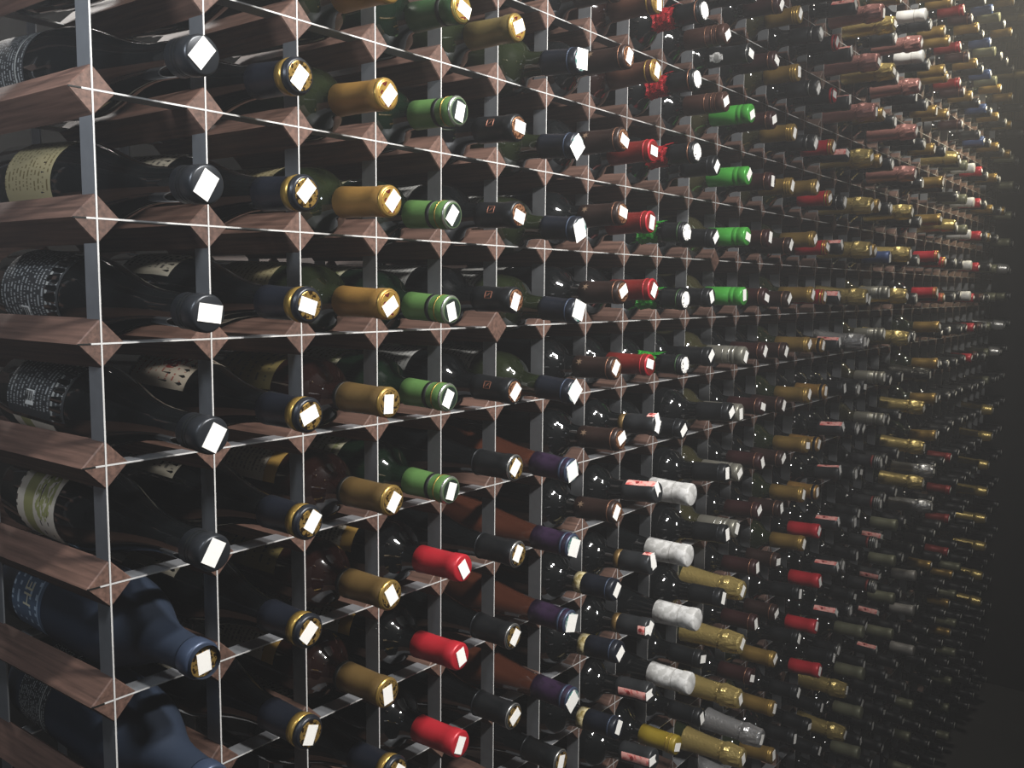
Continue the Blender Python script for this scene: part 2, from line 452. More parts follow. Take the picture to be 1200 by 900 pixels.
# ------------------------------------------------------------------ bottle types
def T(desc, shape='bordeaux', glass='glass_black', cap='cap_black', ln=.064, kind='foil', disc=None, rings=(), label=None, tag=True, **k):
    d = dict(desc=desc, shape=shape, glass=glass, cap=cap, ln=ln, kind=kind, disc=disc, rings=rings, label=label, tag=tag); d.update(k); return d
TYPES = {
    'blackcap': T('dark sloping bottle with black screw cap', 'burgundy', cap='cap_black_rim', ln=.03, rings=((.0165, .0178, 'groove_black', -.0006), (.0205, .0218, 'groove_black', -.0006))),
    'blue': T('stout blue bottle with gold-sealed tip', 'stout', 'glass_blue', 'cap_blue_grey', .016, disc='disc_gold', label=('label_blue', .19, .245, 90, 215)),
    'navygold': T('dark bottle with navy capsule and gold ring', 'burgundy', cap='cap_navy', ln=.058, rings=((.006, .0165, 'ring_gold', .0005), (.0, .006, 'cap_black_rim', .0006)), disc='disc_gold', label=('label_dim', .165, .25, 30, 150)),
    'golda': T('dark green bottle with bright gold capsule', 'bordeaux', 'glass_olive', 'cap_ochre', .066, disc='disc_goldred', rings=((.0, .0028, 'ring_gold', .0003),), label=('label_straw', .14, .23, 50, 165)),
    'goldb': T('red-brown bottle with dull gold capsule', 'bordeaux', 'glass_brown', 'cap_bronze', .062, disc='disc_gold', rings=((.0, .0028, 'ring_gold', .0003), (.0605, .066, 'groove_black', .0002)), label=('label_text', .17, .25, 60, 150)),
    'olivegreen': T('green bottle with dark green capsule', 'bordeaux', 'glass_green', 'cap_dgreen', .066, disc='disc_goldred', rings=((.0, .0025, 'ring_gold', .0003), (.020, .025, 'groove_black', .0002)), label=('label_cream', .14, .23, 50, 165)),
    'lgreen': T('green bottle with light green capsule', 'bordeaux', 'glass_green', 'cap_lgreen', .060, disc='disc_dark', rings=((.0, .0022, 'ring_silver', .0003), (.012, .0135, 'ring_gold', .0003), (.0215, .0265, 'groove_black', .0002)), label=('label_cream', .145, .235, 50, 165)),
    'red': T('dark bottle with plain red capsule', cap='cap_red', ln=.062),
    'palegold': T('dark bottle with pale gold capsule', glass='glass_olive', cap='cap_palegold', ln=.066, disc='disc_goldred', rings=((.0, .0028, 'ring_gold', .0003),)),
    'blackem': T('dark bottle with black capsule and copper emblem', cap='cap_black', ln=.055, disc='disc_copper', emblem='square', label=('label_white', .14, .21, 95, 160)),
    'blacksil': T('dark bottle with silver-rimmed black capsule', 'burgundy', cap='cap_black', ln=.055, disc='disc_gold', rings=((.0, .0022, 'ring_silver', .0002), (.053, .0545, 'cap_black_rim', .0004)), label=('label_dim', .19, .26, 60, 160)),
    'navyteal': T('dark bottle with navy capsule and teal seal', glass='glass_olive', cap='cap_navy', ln=.050, disc='disc_teal', rings=((.010, .0115, 'cap_blue_grey', .0003),), tagscale=1.25, label=('label_white', .14, .21, 95, 160)),
    'purple': T('amber long-necked bottle with purple capsule', 'flute', 'glass_amber', 'cap_purple', .056, disc='disc_teal', rings=((.0, .0028, 'cap_blue_grey', .0004), (.009, .012, 'cap_blue_grey', .0003)), tagscale=1.2),
    'brownblk': T('dark bottle with dark brown star-stamped capsule', cap='cap_dbrown', ln=.060, disc='disc_copper', rings=((.007, .0082, 'ring_copper', .0003),), emblem='star', label=('label_white', .18, .26, 60, 120)),
    'navyband': T('dark bottle with navy capsule banded in cream', cap='cap_navy', ln=.048, rings=((.048, .060, 'cap_cream', .0003), (.0085, .010, 'cap_blue_grey', .0003))),
    'copper': T('dark bottle with copper-brown capsule and gold rings', cap='cap_copper', ln=.070, glass='glass_brown', disc='disc_goldred', rings=((.0, .0022, 'ring_gold', .0003), (.0095, .0115, 'ring_gold', .0003))),
    'dred': T('dark bottle with dark red capsule', cap='cap_dred', ln=.066, rings=((.0, .002, 'cap_red', .0003), (.0085, .010, 'cap_red', .0004))),
    'blackband': T('dark bottle with gold-banded charcoal capsule', cap='cap_charcoal', ln=.048, rings=((.048, .057, 'cap_bronze', .0002),), seal=(150, .012, 0)),
    'blackstrip': T('dark bottle with pink paper seal on black capsule', cap='cap_charcoal', ln=.052, seal=(150, .046, 1), tag=False),
    'netred': T('dark bottle with red glitter ribbon at its neck', cap='cap_black', ln=.040, disc='disc_print', rings=((.008, .0098, 'ring_copper', .0004), (.0045, .006, 'cap_black_rim', .0005)), ribbon='glitter_red'),
    'netgreen': T('dark bottle with green glitter ribbon at its neck', cap='cap_black', ln=.036, disc='disc_print', rings=((.008, .0095, 'cap_dgreen', .0004), (.0045, .006, 'cap_black_rim', .0005)), ribbon='glitter_green'),
    'black': T('dark bottle with plain black capsule', cap='cap_black', ln=.055, rings=((.010, .0112, 'cap_black_rim', .0004),)),
    'blackring': T('dark bottle with ringed black screw cap', cap='cap_black', ln=.055, kind='screw', disc='disc_silver', rings=((.013, .0142, 'ring_silver', .0001), (.021, .0222, 'cap_black_rim', .0003))),
    'whitedisc': T('dark bottle with black capsule and pale disc', cap='cap_black', ln=.055, disc='disc_silver', rings=((.0, .002, 'ring_silver', .0003),)),
    'white': T('dark bottle with large chalky white capsule', 'burgundy', cap='cap_white', ln=.068, fat=.0016, tag=False, rings=((.026, .0268, 'cap_grey', -.0001),)),
    'whitesm': T('dark bottle with smooth white capsule', cap='cap_smooth_white', ln=.066, tag=False, rings=((.024, .025, 'cap_grey', -.0001),)),
    'yellow': T('dark bottle with mustard yellow capsule', cap='cap_yellow', ln=.062, rings=((.008, .0092, 'ring_gold', .0004), (.014, .0152, 'ring_gold', .0003))),
    'brownsc': T('dark bottle with brown ringed screw cap', cap='cap_sbrown', ln=.066, kind='screw', rings=((.012, .013, 'ring_copper', .0003), (.019, .0198, 'ring_copper', .0003), (.030, .0312, 'ring_copper', .0003))),
    'crest': T('dark bottle with white crest sticker on black neck', cap='cap_black', ln=.072, emblem='crest', rings=((.002, .003, 'ring_silver', .0003),)),
    'greensc': T('pale bottle with bright green screw cap', glass='glass_straw', cap='cap_bgreen', ln=.068, kind='screw'),
    'silversc': T('pale bottle with silver ringed screw cap', glass='glass_straw', cap='cap_silver', ln=.066, kind='screw', rings=((.016, .0175, 'ring_silver', .0003), (.023, .0245, 'ring_silver', .0003), (.034, .0352, 'ring_silver', .0003))),
    'goldch': T('sparkling wine bottle with crinkled gold foil', 'champagne', 'glass_olive', 'foil_gold', .108, 'champ'),
    'silvch': T('sparkling wine bottle with crinkled silver foil', 'champagne', 'glass_black', 'foil_silver', .108, 'champ'),
    'coppch': T('sparkling wine bottle with copper-pink foil', 'champagne', 'glass_black', 'foil_copper', .108, 'champ'),
    'blackch': T('sparkling wine bottle with black foil', 'champagne', 'glass_black', 'foil_black', .108, 'champ'),
    'maroon': T('dark bottle with maroon capsule', cap='cap_maroon', ln=.062, rings=((.0095, .0107, 'ring_copper', .0003),)),
    'goldclr': T('pale bottle with gold capsule', glass='glass_straw', cap='cap_gold', ln=.060, rings=((.0, .002, 'ring_gold', .0003), (.006, .007, 'ring_gold', .0004), (.010, .011, 'ring_gold', .0004))),
    'gold': T('dark bottle with gold capsule', cap='cap_gold', ln=.064, glass='glass_olive', rings=((.006, .0075, 'ring_gold', .0004),)),
    'brown': T('dark bottle with dark brown capsule', cap='cap_brown', ln=.060, rings=((.009, .0102, 'ring_copper', .0003),)),
    'redtip': T('dark bottle with red disc on black capsule', cap='cap_black', ln=.055, disc='cap_red', rings=((.0, .007, 'cap_red', .0004),)),
    'redgold': T('dark bottle with red capsule ringed in gold', cap='cap_red', ln=.062, disc='disc_gold', rings=((.0, .0025, 'ring_gold', .0004), (.005, .008, 'ring_gold', .0004))),
    'goldnavy': T('dark bottle with gold capsule and navy end', cap='cap_ochre', ln=.060, rings=((.0, .009, 'cap_navy', .0005), (.010, .0115, 'ring_gold', .0005))),
    'olive': T('dark bottle with grey-olive capsule', cap='cap_olive', ln=.064, tag=False),
    'greycap': T('dark bottle with plain grey capsule', cap='cap_grey', ln=.062, tag=False),
    'bluecap': T('dark bottle with blue capsule', cap='cap_blue', ln=.060),
    'redband': T('dark bottle with red and silver-ringed capsule', cap='cap_charcoal', ln=.062, disc='disc_silver', rings=((.016, .021, 'cap_dred', .0003), (.0, .002, 'ring_silver', .0003), (.005, .007, 'ring_silver', .0004), (.010, .012, 'ring_silver', .0004))),
}

def cap_profile(d):
    sh, ln, kind, fat = d['shape'], d['ln'], d['kind'], d.get('fat', 0)
    R = lambda s: radius(sh, s) + .0008 + fat
    if kind == 'screw':
        p = [(0, .0138), (.0012, .0150), (.012, .0152), (.0125, .0148), (.0145, .0148), (.015, .0152), (.0205, .0152), (.021, .0148), (.0225, .0148), (.023, .0152)]
        return p + [(s, max(.0152, R(s))) for s in (.04, ln - .001)] + [(ln, R(ln) - .0006)]
    if kind == 'champ':
        p = [(0, .0125), (.001, .0150), (.004, .0162), (.012, .0168), (.022, .0182), (.030, .0190), (.035, .0182), (.0375, .0162), (.0415, .0168), (.045, .0170)]
        return p + [(s, R(s)) for s in (.055, .065, .075, .085, .095, ln)]
    top = radius(sh, .01) + .0018 + fat
    p = [(0, top - .0022), (.0006, top - .001), (.0022, top), (.010, top), (.0145, top - .0002), (.0165, max(top - .0010, R(.0165)))]
    return p + [(s, max(R(s), top - .0010)) for s in (.03, .045) if s < ln - .005] + [(ln - .0005, R(ln) + .0002), (ln, R(ln) - .0005)]

def interp(prof):
    def fn(s):
        for (s0, r0), (s1, r1) in zip(prof, prof[1:]):
            if s <= s1: return r0 + (r1 - r0) * max(0, s - s0) / max(1e-9, s1 - s0)
        return prof[-1][1]
    return fn

def star(n, r0, r1):
    return [((r0 if k % 2 == 0 else r1) * math.cos(math.pi * k / n), (r0 if k % 2 == 0 else r1) * math.sin(math.pi * k / n)) for k in range(2 * n)]
def circle(r, n=20): return [(r * math.cos(2 * math.pi * k / n), r * math.sin(2 * math.pi * k / n)) for k in range(n)]
def rect(x0, x1, y0, y1): return [(x0, y0), (x1, y0), (x1, y1), (x0, y1)]

def pieces(key, seg=28, low=False):
    """list of (name, parent index or None, verts, faces, uvs, material, smooth, label)"""
    d = TYPES[key]
    sh = d['shape']; L, prof = SHAPES[sh]
    out = []
    gp = [p for p in prof if p[0] >= d['ln'] - .02]
    gp = [(d['ln'] - .02, radius(sh, d['ln'] - .02) - .0002)] + gp
    v, f = lathe(gp, L, seg, False, True)
    out.append(('glass_body', None, v, f, None, d['glass'], True, None))
    cp = cap_profile(d); cf = interp(cp)
    champ = d['kind'] == 'champ'
    ci = len(out)
    if champ:
        k = [s for s, r in cp].index(.0415)
        v, f = lathe(cp[k:], L, seg, False, False, 0 if low else .0003, seed=len(key))
        out.append(('foil', None, v, f, None, d['cap'], True, None))
        v, f = lathe([(s, r + .0004) for s, r in cp[:k + 1]], L, seg, True, False, 0 if low else .0011, seed=len(key))
        out.append(('crown_foil', ci, v, f, None, d['cap'], low, None))
    else:
        v, f = lathe(cp, L, seg, True, False)
        out.append(('capsule', None, v, f, None, d['cap'], True, None))
    if champ and not low:
        v, f = lathe([(.0372, cf(.038) + .0004), (.0378, cf(.038) + .0012), (.0384, cf(.038) + .0004)], L, seg, False)
        out.append(('wire_collar', ci, v, f, None, d['cap'], True, None))
    for s0, s1, m, dr in d['rings']:
        pts = sorted({s0, s1, (s0 + s1) / 2})
        if dr < 0:
            rp = [(s, cf(s) + .0002) for s in pts]
        else:
            rp = [(s0, cf(s0) - .0001)] + [(s, cf(s) + dr) for s in pts] + [(s1, cf(s1) - .0001)]
        v, f = lathe(rp, L, seg, False)
        out.append(('cap_ring', ci, v, f, None, m, True, None))
    if d['disc']:
        rd = cp[0][1] - .0008
        v, f = lathe([(-.0005, rd - .0004), (-.0003, rd), (.0004, rd)], L, seg, True)
        out.append(('end_disc', ci, v, f, None, d['disc'], False, None))
    if low: return out
    neck = lambda s: max(cf(s) if s <= d['ln'] else 0, radius(sh, s))
    em = d.get('emblem')
    if em == 'square':
        for q in (rect(-.0045, .0045, .004, .0048), rect(-.0045, .0045, -.0048, -.004), rect(-.0045, -.0038, -.0048, .0048), rect(.0038, .0045, -.0048, .0048), [(-.003, -.003), (.001, .0), (.003, .003), (-.001, .001)]):
            v, f = decal(q, neck, L, .030, 158)
            out.append(('emblem', ci, v, f, None, 'emblem_copper', False, None))
    elif em == 'star':
        v, f = decal(star(6, .0055, .002), neck, L, .049, 150)
        out.append(('emblem', ci, v, f, None, 'emblem_star', False, None))
    elif em == 'crest':
        v, f = decal(circle(.0088), neck, L, .052, 195, .0009)
        out.append(('crest_sticker', ci, v, f, None, 'crest_white', False, 'round white crest sticker'))
        for q in (rect(-.0045, .0045, .006, .0105), rect(-.005, .005, -.012, -.006)):
            v, f = decal(q, neck, L, .052, 195, .0008)
            out.append(('crest_tab', ci, v, f, None, 'crest_white', False, None))
        v, f = decal(circle(.0045), neck, L, .052, 195, .0012)
        out.append(('crest_center', ci, v, f, None, 'crest_grey', False, None))
    if d.get('ribbon'):
        rb = [(.043 + .004 * k, neck(.043 + .004 * k) + .0012) for k in range(9)]
        v, f = lathe(rb, L, seg, False, False, .0012, .003, seed=5)
        ri = len(out)
        out.append(('glitter_ribbon', None, v, f, None, d['ribbon'], False, 'crumpled glitter ribbon'))
        v, f = decal([(-.004, .0), (.004, -.002), (.006, .012), (.010, .016), (.004, .014), (-.003, .008)], neck, L, .047, 118, .0028)
        out.append(('ribbon_end', ri, v, f, None, d['ribbon'], False, None))
    if d.get('seal'):
        ac, sl, full = d['seal']
        v, f, uv = patch(neck, L, .0008, sl, ac - 22, ac + 22, 6, 6, .0007)
        si = len(out)
        out.append(('paper_seal', None, v, f, uv, 'seal_pink', True, 'pink paper seal strip'))
        v, f = decal(circle(.003, 12), neck, L, sl * .62, ac, .0011)
        out.append(('seal_stamp', si, v, f, None, 'seal_red', False, None))
        a = math.radians(ac); ux, uy = math.cos(a), math.sin(a); nx, ny = -uy, ux; rt = cp[2][1]
        q = []
        for zz in (.0003, .0008):
            for t, w in ((rt + .0006, .0058), (rt + .0006, -.0058), (-.003, -.006), (.0, -.001), (-.004, .005)):
                q.append((t * ux + w * nx, t * uy + w * ny, L + zz))
        fs = [(5, 6, 7, 8, 9), (4, 3, 2, 1, 0)] + [(k, (k + 1) % 5, 5 + (k + 1) % 5, 5 + k) for k in range(5)]
        out.append(('seal_fold', si, q, fs, None, 'paper', False, 'white folded end of the seal'))
    return out

def label_pieces(key, lab, low=False):
    sh = TYPES[key]['shape']; L = SHAPES[sh][0]
    m, s0, s1, a0, a1 = lab
    return patch(lambda s: radius(sh, s), L, s0, s1, a0, a1, 18, 4)

TABLE = {
    0: "-2,blackcap,0.7,-0.72 -1,blackcap,0.74,-0.72 0,blackcap,0.73,-0.74 1,blackcap,0.75,-0.71 2,blackcap,0.74,-0.73 3,blackcap,0.72,-0.72 4,blue,0.69,-0.51 5,blue,0.76,-0.6",
    1: "-2,navygold,0.7,-0.72 -1,navygold,0.7,-0.64 0,navygold,0.71,-0.7 1,navygold,0.69,-0.72 2,navygold,0.68,-0.71 3,navygold,0.67,-0.69 4,navygold,0.7,-0.67 5,navygold,0.69,-0.65",
    2: "-2,golda,0.7,-0.72 -1,golda,0.69,-0.68 0,golda,0.7,-0.72 1,golda,0.69,-0.7 2,goldb,0.66,-0.69 3,goldb,0.64,-0.73 4,goldb,0.62,-0.7 5,goldb,0.66,-0.65 6,navygold,0.47,-0.77",
    3: "-2,olivegreen,0.66,-0.74 -1,lgreen,0.69,-0.7 0,lgreen,0.76,-0.62 1,lgreen,0.76,-0.61 2,lgreen,0.71,-0.57 3,lgreen,0.73,-0.6 4,red,0.57,-0.78 5,red,0.58,-0.74 6,red,0.59,-0.75",
    4: "-2,palegold,0.62,-0.68 -1,blackem,0.72,-0.7 0,blackem,0.69,-0.72 1,blackem,0.66,-0.69 2,blackem,0.72,-0.68 3,blacksil,0.62,-0.71 4,blacksil,0.65,-0.76 5,blacksil,0.67,-0.7 6,blacksil,0.66,-0.72",
    5: "-3,palegold,0.62,-0.77 -2,navyteal,0.8,-0.85 -1,navyteal,0.8,-0.82 0,navyteal,0.8,-0.88 1,navyteal,0.8,-0.87 2,navyteal,0.8,-0.83 3,purple,0.8,-0.82 4,purple,0.76,-0.85 5,purple,0.76,-0.83 6,purple,0.77,-0.88 7,blacksil,0.66,-0.72",
    6: "-3,brownblk,0.7,-0.72 -2,brownblk,0.56,-0.9 -1,brownblk,0.59,-0.85 0,brownblk,0.54,-0.86 1,brownblk,0.56,-0.89 2,brownblk,0.57,-0.81 3,brownblk,0.52,-0.9 4,brownblk,0.51,-0.87 5,navyband,0.59,-0.88 6,navyband,0.44,-0.96 7,navyband,0.53,-0.96",
    7: "-3,copper,0.61,-0.74 -2,copper,0.52,-0.74 -1,dred,0.6,-0.73 0,dred,0.58,-0.72 1,dred,0.52,-0.78 2,dred,0.59,-0.76 3,blackband,0.43,-0.9 4,blackstrip,0.41,-0.93 5,blackband,0.47,-0.87 6,blackband,0.44,-0.86 7,blackstrip,0.4,-0.9 8,blackstrip,0.39,-0.98",
    8: "-3,netred,0.52,-0.93 -2,netred,0.47,-0.85 -1,netred,0.51,-0.88 0,netgreen,0.67,-0.75 1,netgreen,0.67,-0.76 2,netgreen,0.65,-0.78 3,black,0.63,-0.79 4,white,0.62,-0.96 5,white,0.57,-0.94 6,white,0.54,-1.11 7,white,0.58,-1.03 8,yellow,0.64,-0.84",
    9: "-4,brownsc,0.7,-0.72 -3,brownsc,0.6,-0.82 -2,brownsc,0.62,-0.84 -1,black,0.58,-0.72 0,black,0.71,-0.73 1,black,0.64,-0.7 2,black,0.58,-0.73 3,black,0.44,-1.09 4,black,0.43,-1.06 5,black,0.42,-1.08 6,black,0.48,-1.05 7,black,0.6,-0.73 8,black,0.6,-0.75",
    10: "-4,black,0.74,-0.79 -3,crest,0.68,-0.77 -2,greensc,0.64,-0.82 -1,greensc,0.64,-0.8 0,greensc,0.63,-0.82 1,greensc,0.62,-0.8 2,silversc,0.61,-0.85 3,silversc,0.58,-0.81 4,silversc,0.61,-0.83 5,silversc,0.59,-0.8 6,goldch,0.65,-0.96 7,goldch,0.6,-0.98 8,goldch,0.58,-0.98 9,goldch,0.63,-1.07",
    11: "-4,maroon,0.67,-0.84 -3,maroon,0.59,-0.79 -2,maroon,0.59,-0.79 -1,maroon,0.63,-0.8 0,maroon,0.61,-0.79 1,maroon,0.63,-0.77 2,maroon,0.59,-0.79 3,maroon,0.58,-0.78 4,maroon,0.57,-0.8 5,maroon,0.47,-0.79 6,maroon,0.53,-0.78 7,maroon,0.55,-0.8 8,maroon,0.59,-0.77 9,silvch,0.7,-0.99 10,silvch,0.7,-0.72",
    12: "-4,goldclr,0.6,-0.79 -3,goldclr,0.61,-0.8 -2,goldclr,0.66,-0.77 -1,goldclr,0.62,-0.77 0,brown,0.7,-0.79 1,brown,0.68,-0.79 2,brown,0.63,-0.78 3,brown,0.65,-0.76 4,brown,0.67,-0.8 5,brown,0.63,-0.79 6,brown,0.64,-0.78 7,brown,0.65,-0.78 8,gold,0.58,-0.79 9,gold,0.56,-0.81 10,gold,0.51,-0.83",
    13: "-4,blackring,0.72,-0.81 -3,blackring,0.7,-0.8 -2,blackring,0.71,-0.8 -1,gold,0.55,-0.86 0,gold,0.53,-0.86 1,gold,0.59,-0.87 2,gold,0.56,-0.84 3,gold,0.54,-0.87 4,gold,0.53,-0.88 5,gold,0.52,-0.85 6,gold,0.5,-0.89 7,black,0.51,-0.86 8,black,0.44,-0.88 9,black,0.57,-0.91 10,black,0.53,-0.88",
    14: "-5,redtip,0.7,-0.72 -4,redtip,0.66,-0.77 -3,redtip,0.67,-0.77 -2,redgold,0.67,-0.79 -1,redgold,0.67,-0.77 0,redgold,0.65,-0.76 1,redgold,0.64,-0.75 2,goldnavy,0.62,-0.76 3,goldnavy,0.56,-0.85 4,goldnavy,0.66,-0.76 5,goldnavy,0.66,-0.77 6,red,0.47,-0.84 7,red,0.52,-0.9 8,red,0.51,-0.87 9,red,0.43,-0.98 10,black,0.69,-0.82",
    15: "-5,blackstrip,0.74,-0.78 -4,blackstrip,0.66,-0.73 -3,blackstrip,0.64,-0.74 -2,blackstrip,0.69,-0.76 -1,blackring,0.67,-0.73 0,blackstrip,0.6,-0.72 1,blackstrip,0.66,-0.71 2,blackstrip,0.65,-0.76 3,black,0.57,-0.9 4,blackstrip,0.44,-0.92 5,blackstrip,0.39,-0.89 6,blackstrip,0.51,-0.91 7,blackstrip,0.5,-0.93 8,blackstrip,0.5,-0.96 9,black,0.49,-0.93 10,black,0.7,-0.72 11,black,0.7,-0.72",
    16: "-6,coppch,0.7,-0.72 -5,coppch,0.64,-1.02 -4,coppch,0.65,-0.98 -3,coppch,0.68,-0.97 -2,goldch,0.64,-0.93 -1,goldch,0.67,-0.98 0,goldch,0.62,-0.99 1,goldch,0.64,-0.96 2,silvch,0.63,-0.96 3,whitedisc,0.69,-0.88 4,whitedisc,0.56,-0.9 5,whitedisc,0.58,-0.91 6,whitedisc,0.67,-0.94 7,whitedisc,0.7,-0.72 8,whitedisc,0.72,-0.94 9,whitedisc,0.7,-0.72 10,goldch,0.61,-0.93 11,goldch,0.65,-0.94 12,black,0.7,-0.72",
    17: "-6,goldch,0.7,-0.72 -5,goldch,0.65,-0.98 -4,goldch,0.66,-1.01 -3,gold,0.58,-0.83 -2,gold,0.59,-0.82 -1,gold,0.59,-0.83 0,gold,0.6,-0.8 1,black,0.7,-0.72 2,black,0.7,-0.72 3,black,0.7,-0.72 4,black,0.7,-0.72 5,black,0.7,-0.72 6,black,0.7,-0.72 7,black,0.7,-0.72 8,black,0.7,-0.72 9,olive,0.52,-0.95 10,olive,0.53,-1 11,olive,0.5,-1 12,olive,0.5,-0.99",
    18: "-6,gold,0.8,-0.8 -5,whitedisc,0.7,-0.72 -4,whitedisc,0.59,-0.81 -3,whitedisc,0.59,-0.81 -2,whitedisc,0.55,-0.8 -1,whitedisc,0.59,-0.81 0,bluecap,0.72,-0.84 1,silversc,0.54,-0.85 2,silversc,0.53,-0.8 3,silversc,0.57,-0.85 4,silversc,0.57,-0.89 5,redband,0.61,-0.87 6,redband,0.61,-0.91 7,redband,0.61,-0.86 8,redband,0.7,-0.89 9,black,0.7,-0.72 10,black,0.7,-0.72 11,black,0.7,-0.72 12,black,0.7,-0.72",
    19: "-5,coppch,0.63,-1.03 -4,coppch,0.62,-1.04 -3,coppch,0.69,-1.02 -2,coppch,0.68,-1.05 -1,goldch,0.59,-1.02 0,goldch,0.61,-1.03 1,goldch,0.62,-1 2,goldch,0.66,-1.09 3,black,0.7,-0.72 4,black,0.7,-0.72 5,black,0.7,-0.72 6,black,0.7,-0.72 7,blackstrip,0.7,-0.72 8,blackstrip,0.7,-0.72 9,blackstrip,0.7,-0.72 10,blackstrip,0.7,-0.72 11,black,0.7,-0.72 12,black,0.7,-0.72 13,black,0.7,-0.72",
    20: "-6,whitesm,0.71,-0.84 -5,whitesm,0.71,-0.83 -4,black,0.7,-0.72 -3,black,0.7,-0.72 -2,black,0.7,-0.72 -1,black,0.7,-0.72 0,black,0.7,-0.72 1,black,0.7,-0.72 2,black,0.7,-0.72 3,black,0.7,-0.72 4,black,0.7,-0.72 5,black,0.7,-0.72 6,black,0.7,-0.72 7,olive,0.59,-0.79 8,olive,0.55,-0.79 9,olive,0.56,-0.82 10,olive,0.53,-0.83 11,black,0.7,-0.72 12,black,0.7,-0.72 13,black,0.7,-0.72",
    21: "-6,whitedisc,0.7,-0.72 -5,whitedisc,0.7,-0.72 -4,whitedisc,0.7,-0.72 -3,whitedisc,0.7,-0.72 -2,whitedisc,0.7,-0.72 -1,whitedisc,0.7,-0.72 0,whitedisc,0.7,-0.72 1,whitedisc,0.7,-0.72 2,whitedisc,0.7,-0.72 3,blackch,0.7,-1.15 4,goldch,0.57,-1.05 5,goldch,0.64,-1.11 6,goldch,0.6,-1.13 7,black,0.7,-0.72 8,black,0.7,-0.72 9,black,0.7,-0.72 10,black,0.7,-0.72 11,black,0.7,-0.72 12,black,0.7,-0.72 13,black,0.7,-0.72",
    22: "-7,gold,0.7,-0.72 -6,gold,0.65,-0.81 -5,gold,0.66,-0.86 -4,gold,0.7,-0.72 -3,gold,0.7,-0.72 -2,gold,0.58,-0.97 -1,gold,0.57,-0.98 0,redgold,0.55,-0.97 1,redgold,0.53,-0.98 2,gold,0.45,-1.09 3,gold,0.45,-1.1 4,gold,0.41,-1.1 5,gold,0.43,-1.15 6,silvch,0.42,-1.15 7,silvch,0.42,-1.15 8,black,0.7,-0.72 9,greycap,0.44,-0.84 10,greycap,0.45,-0.84 11,greycap,0.61,-0.9 12,black,0.7,-0.72 13,black,0.7,-0.72",
}

# labels seen on single bottles of the nearest column (kind, distances from the tip, angles)
OWN_LABELS = {
    (0, -1): [('label_dark', .205, .285, 100, 235)],
    (0, 0): [('label_straw', .17, .25, 60, 205)],
    (0, 1): [('label_dark', .165, .265, 85, 240)],
    (0, 2): [('label_dark', .165, .265, 85, 198), ('label_leaf', .185, .262, 204, 330)],
    (0, 3): [('label_leaf', .185, .255, 60, 235)],
    (0, 5): [('label_dark', .20, .25, 80, 230)],
}
PER_COL_LABEL = {(1, -1): None, (1, 2): ('label_picture', .145, .23, 40, 165), (2, 2): ('label_oliveband', .135, .23, 50, 175), (2, 3): ('label_text', .135, .23, 50, 175),
    (2, 4): ('label_oliveband', .135, .23, 50, 175), (2, 5): ('label_text', .135, .23, 50, 175), (3, 4): ('label_text', .135, .23, 60, 175), (3, 5): ('label_text', .135, .23, 60, 175)}

ORD = ['first', 'second', 'third', 'fourth', 'fifth', 'sixth', 'seventh', 'eighth', 'ninth', 'tenth', 'eleventh', 'twelfth', 'thirteenth',
       'fourteenth', 'fifteenth', 'sixteenth', 'seventeenth', 'eighteenth', 'nineteenth', 'twentieth', 'twenty-first', 'twenty-second', 'twenty-third']

TAG_W, TAG_H = .0125, .0185
tv, tf = box_vf(-TAG_W / 2, TAG_W / 2, -TAG_H / 2, TAG_H / 2, 0, .0003)
tag_me = mk_mesh('price_sticker', tv, tf, ['paper'], smooth=False)
PROTO = {}
def proto(key):
    if key not in PROTO:
        PROTO[key] = [(n, par, mk_mesh(n, v, f, [m], None, sm, uv), lb) for n, par, v, f, uv, m, sm, lb in pieces(key)]
    return PROTO[key]
LAB_ME = {}
def label_me(key, lab):
    k = (TYPES[key]['shape'], lab)
    if k not in LAB_ME:
        v, f, uv = label_pieces(key, lab)
        LAB_ME[k] = mk_mesh('paper_label', v, f, [lab[0]], None, True, uv)
    return LAB_ME[k]

def pose(key, c, r, y, z):
    sh = TYPES[key]['shape']; L, prof = SHAPES[sh]
    rb = max(p[1] for p in prof)
    tip = Vector((X(c + .5), z * P, Zr(r + y)))
    rear = Vector((X(c + .5), .2, Zr(r + 1) + rb + .0012))
    ax = (tip - rear).normalized()                       # base -> tip
    xx = Vector((1, 0, 0)); yy = ax.cross(xx).normalized()
    if yy.z < 0: yy = -yy
    xx = yy.cross(ax).normalized()
    m = Matrix((xx, yy, ax)).transposed().to_4x4()
    m.translation = tip - ax * L
    return m, L

def text_on_label(txt, size, key, sc, ac, mname):
    cu = bpy.data.curves.new('lettering', 'FONT'); cu.body = txt; cu.size = size; cu.align_x = 'CENTER'
    to = bpy.data.objects.new('lettering', cu); C.objects.link(to)
    me = bpy.data.meshes.new_from_object(to.evaluated_get(bpy.context.evaluated_depsgraph_get()))
    C.objects.unlink(to); bpy.data.objects.remove(to)
    sh = TYPES[key]['shape']; L = SHAPES[sh][0]
    for v in me.vertices:
        s = sc - v.co.y; r = radius(sh, s) + .0007; a = math.radians(ac) - v.co.x / r
        v.co = (r * math.cos(a), r * math.sin(a), L - s)
    me.materials.clear(); me.materials.append(MATS[mname])
    return me

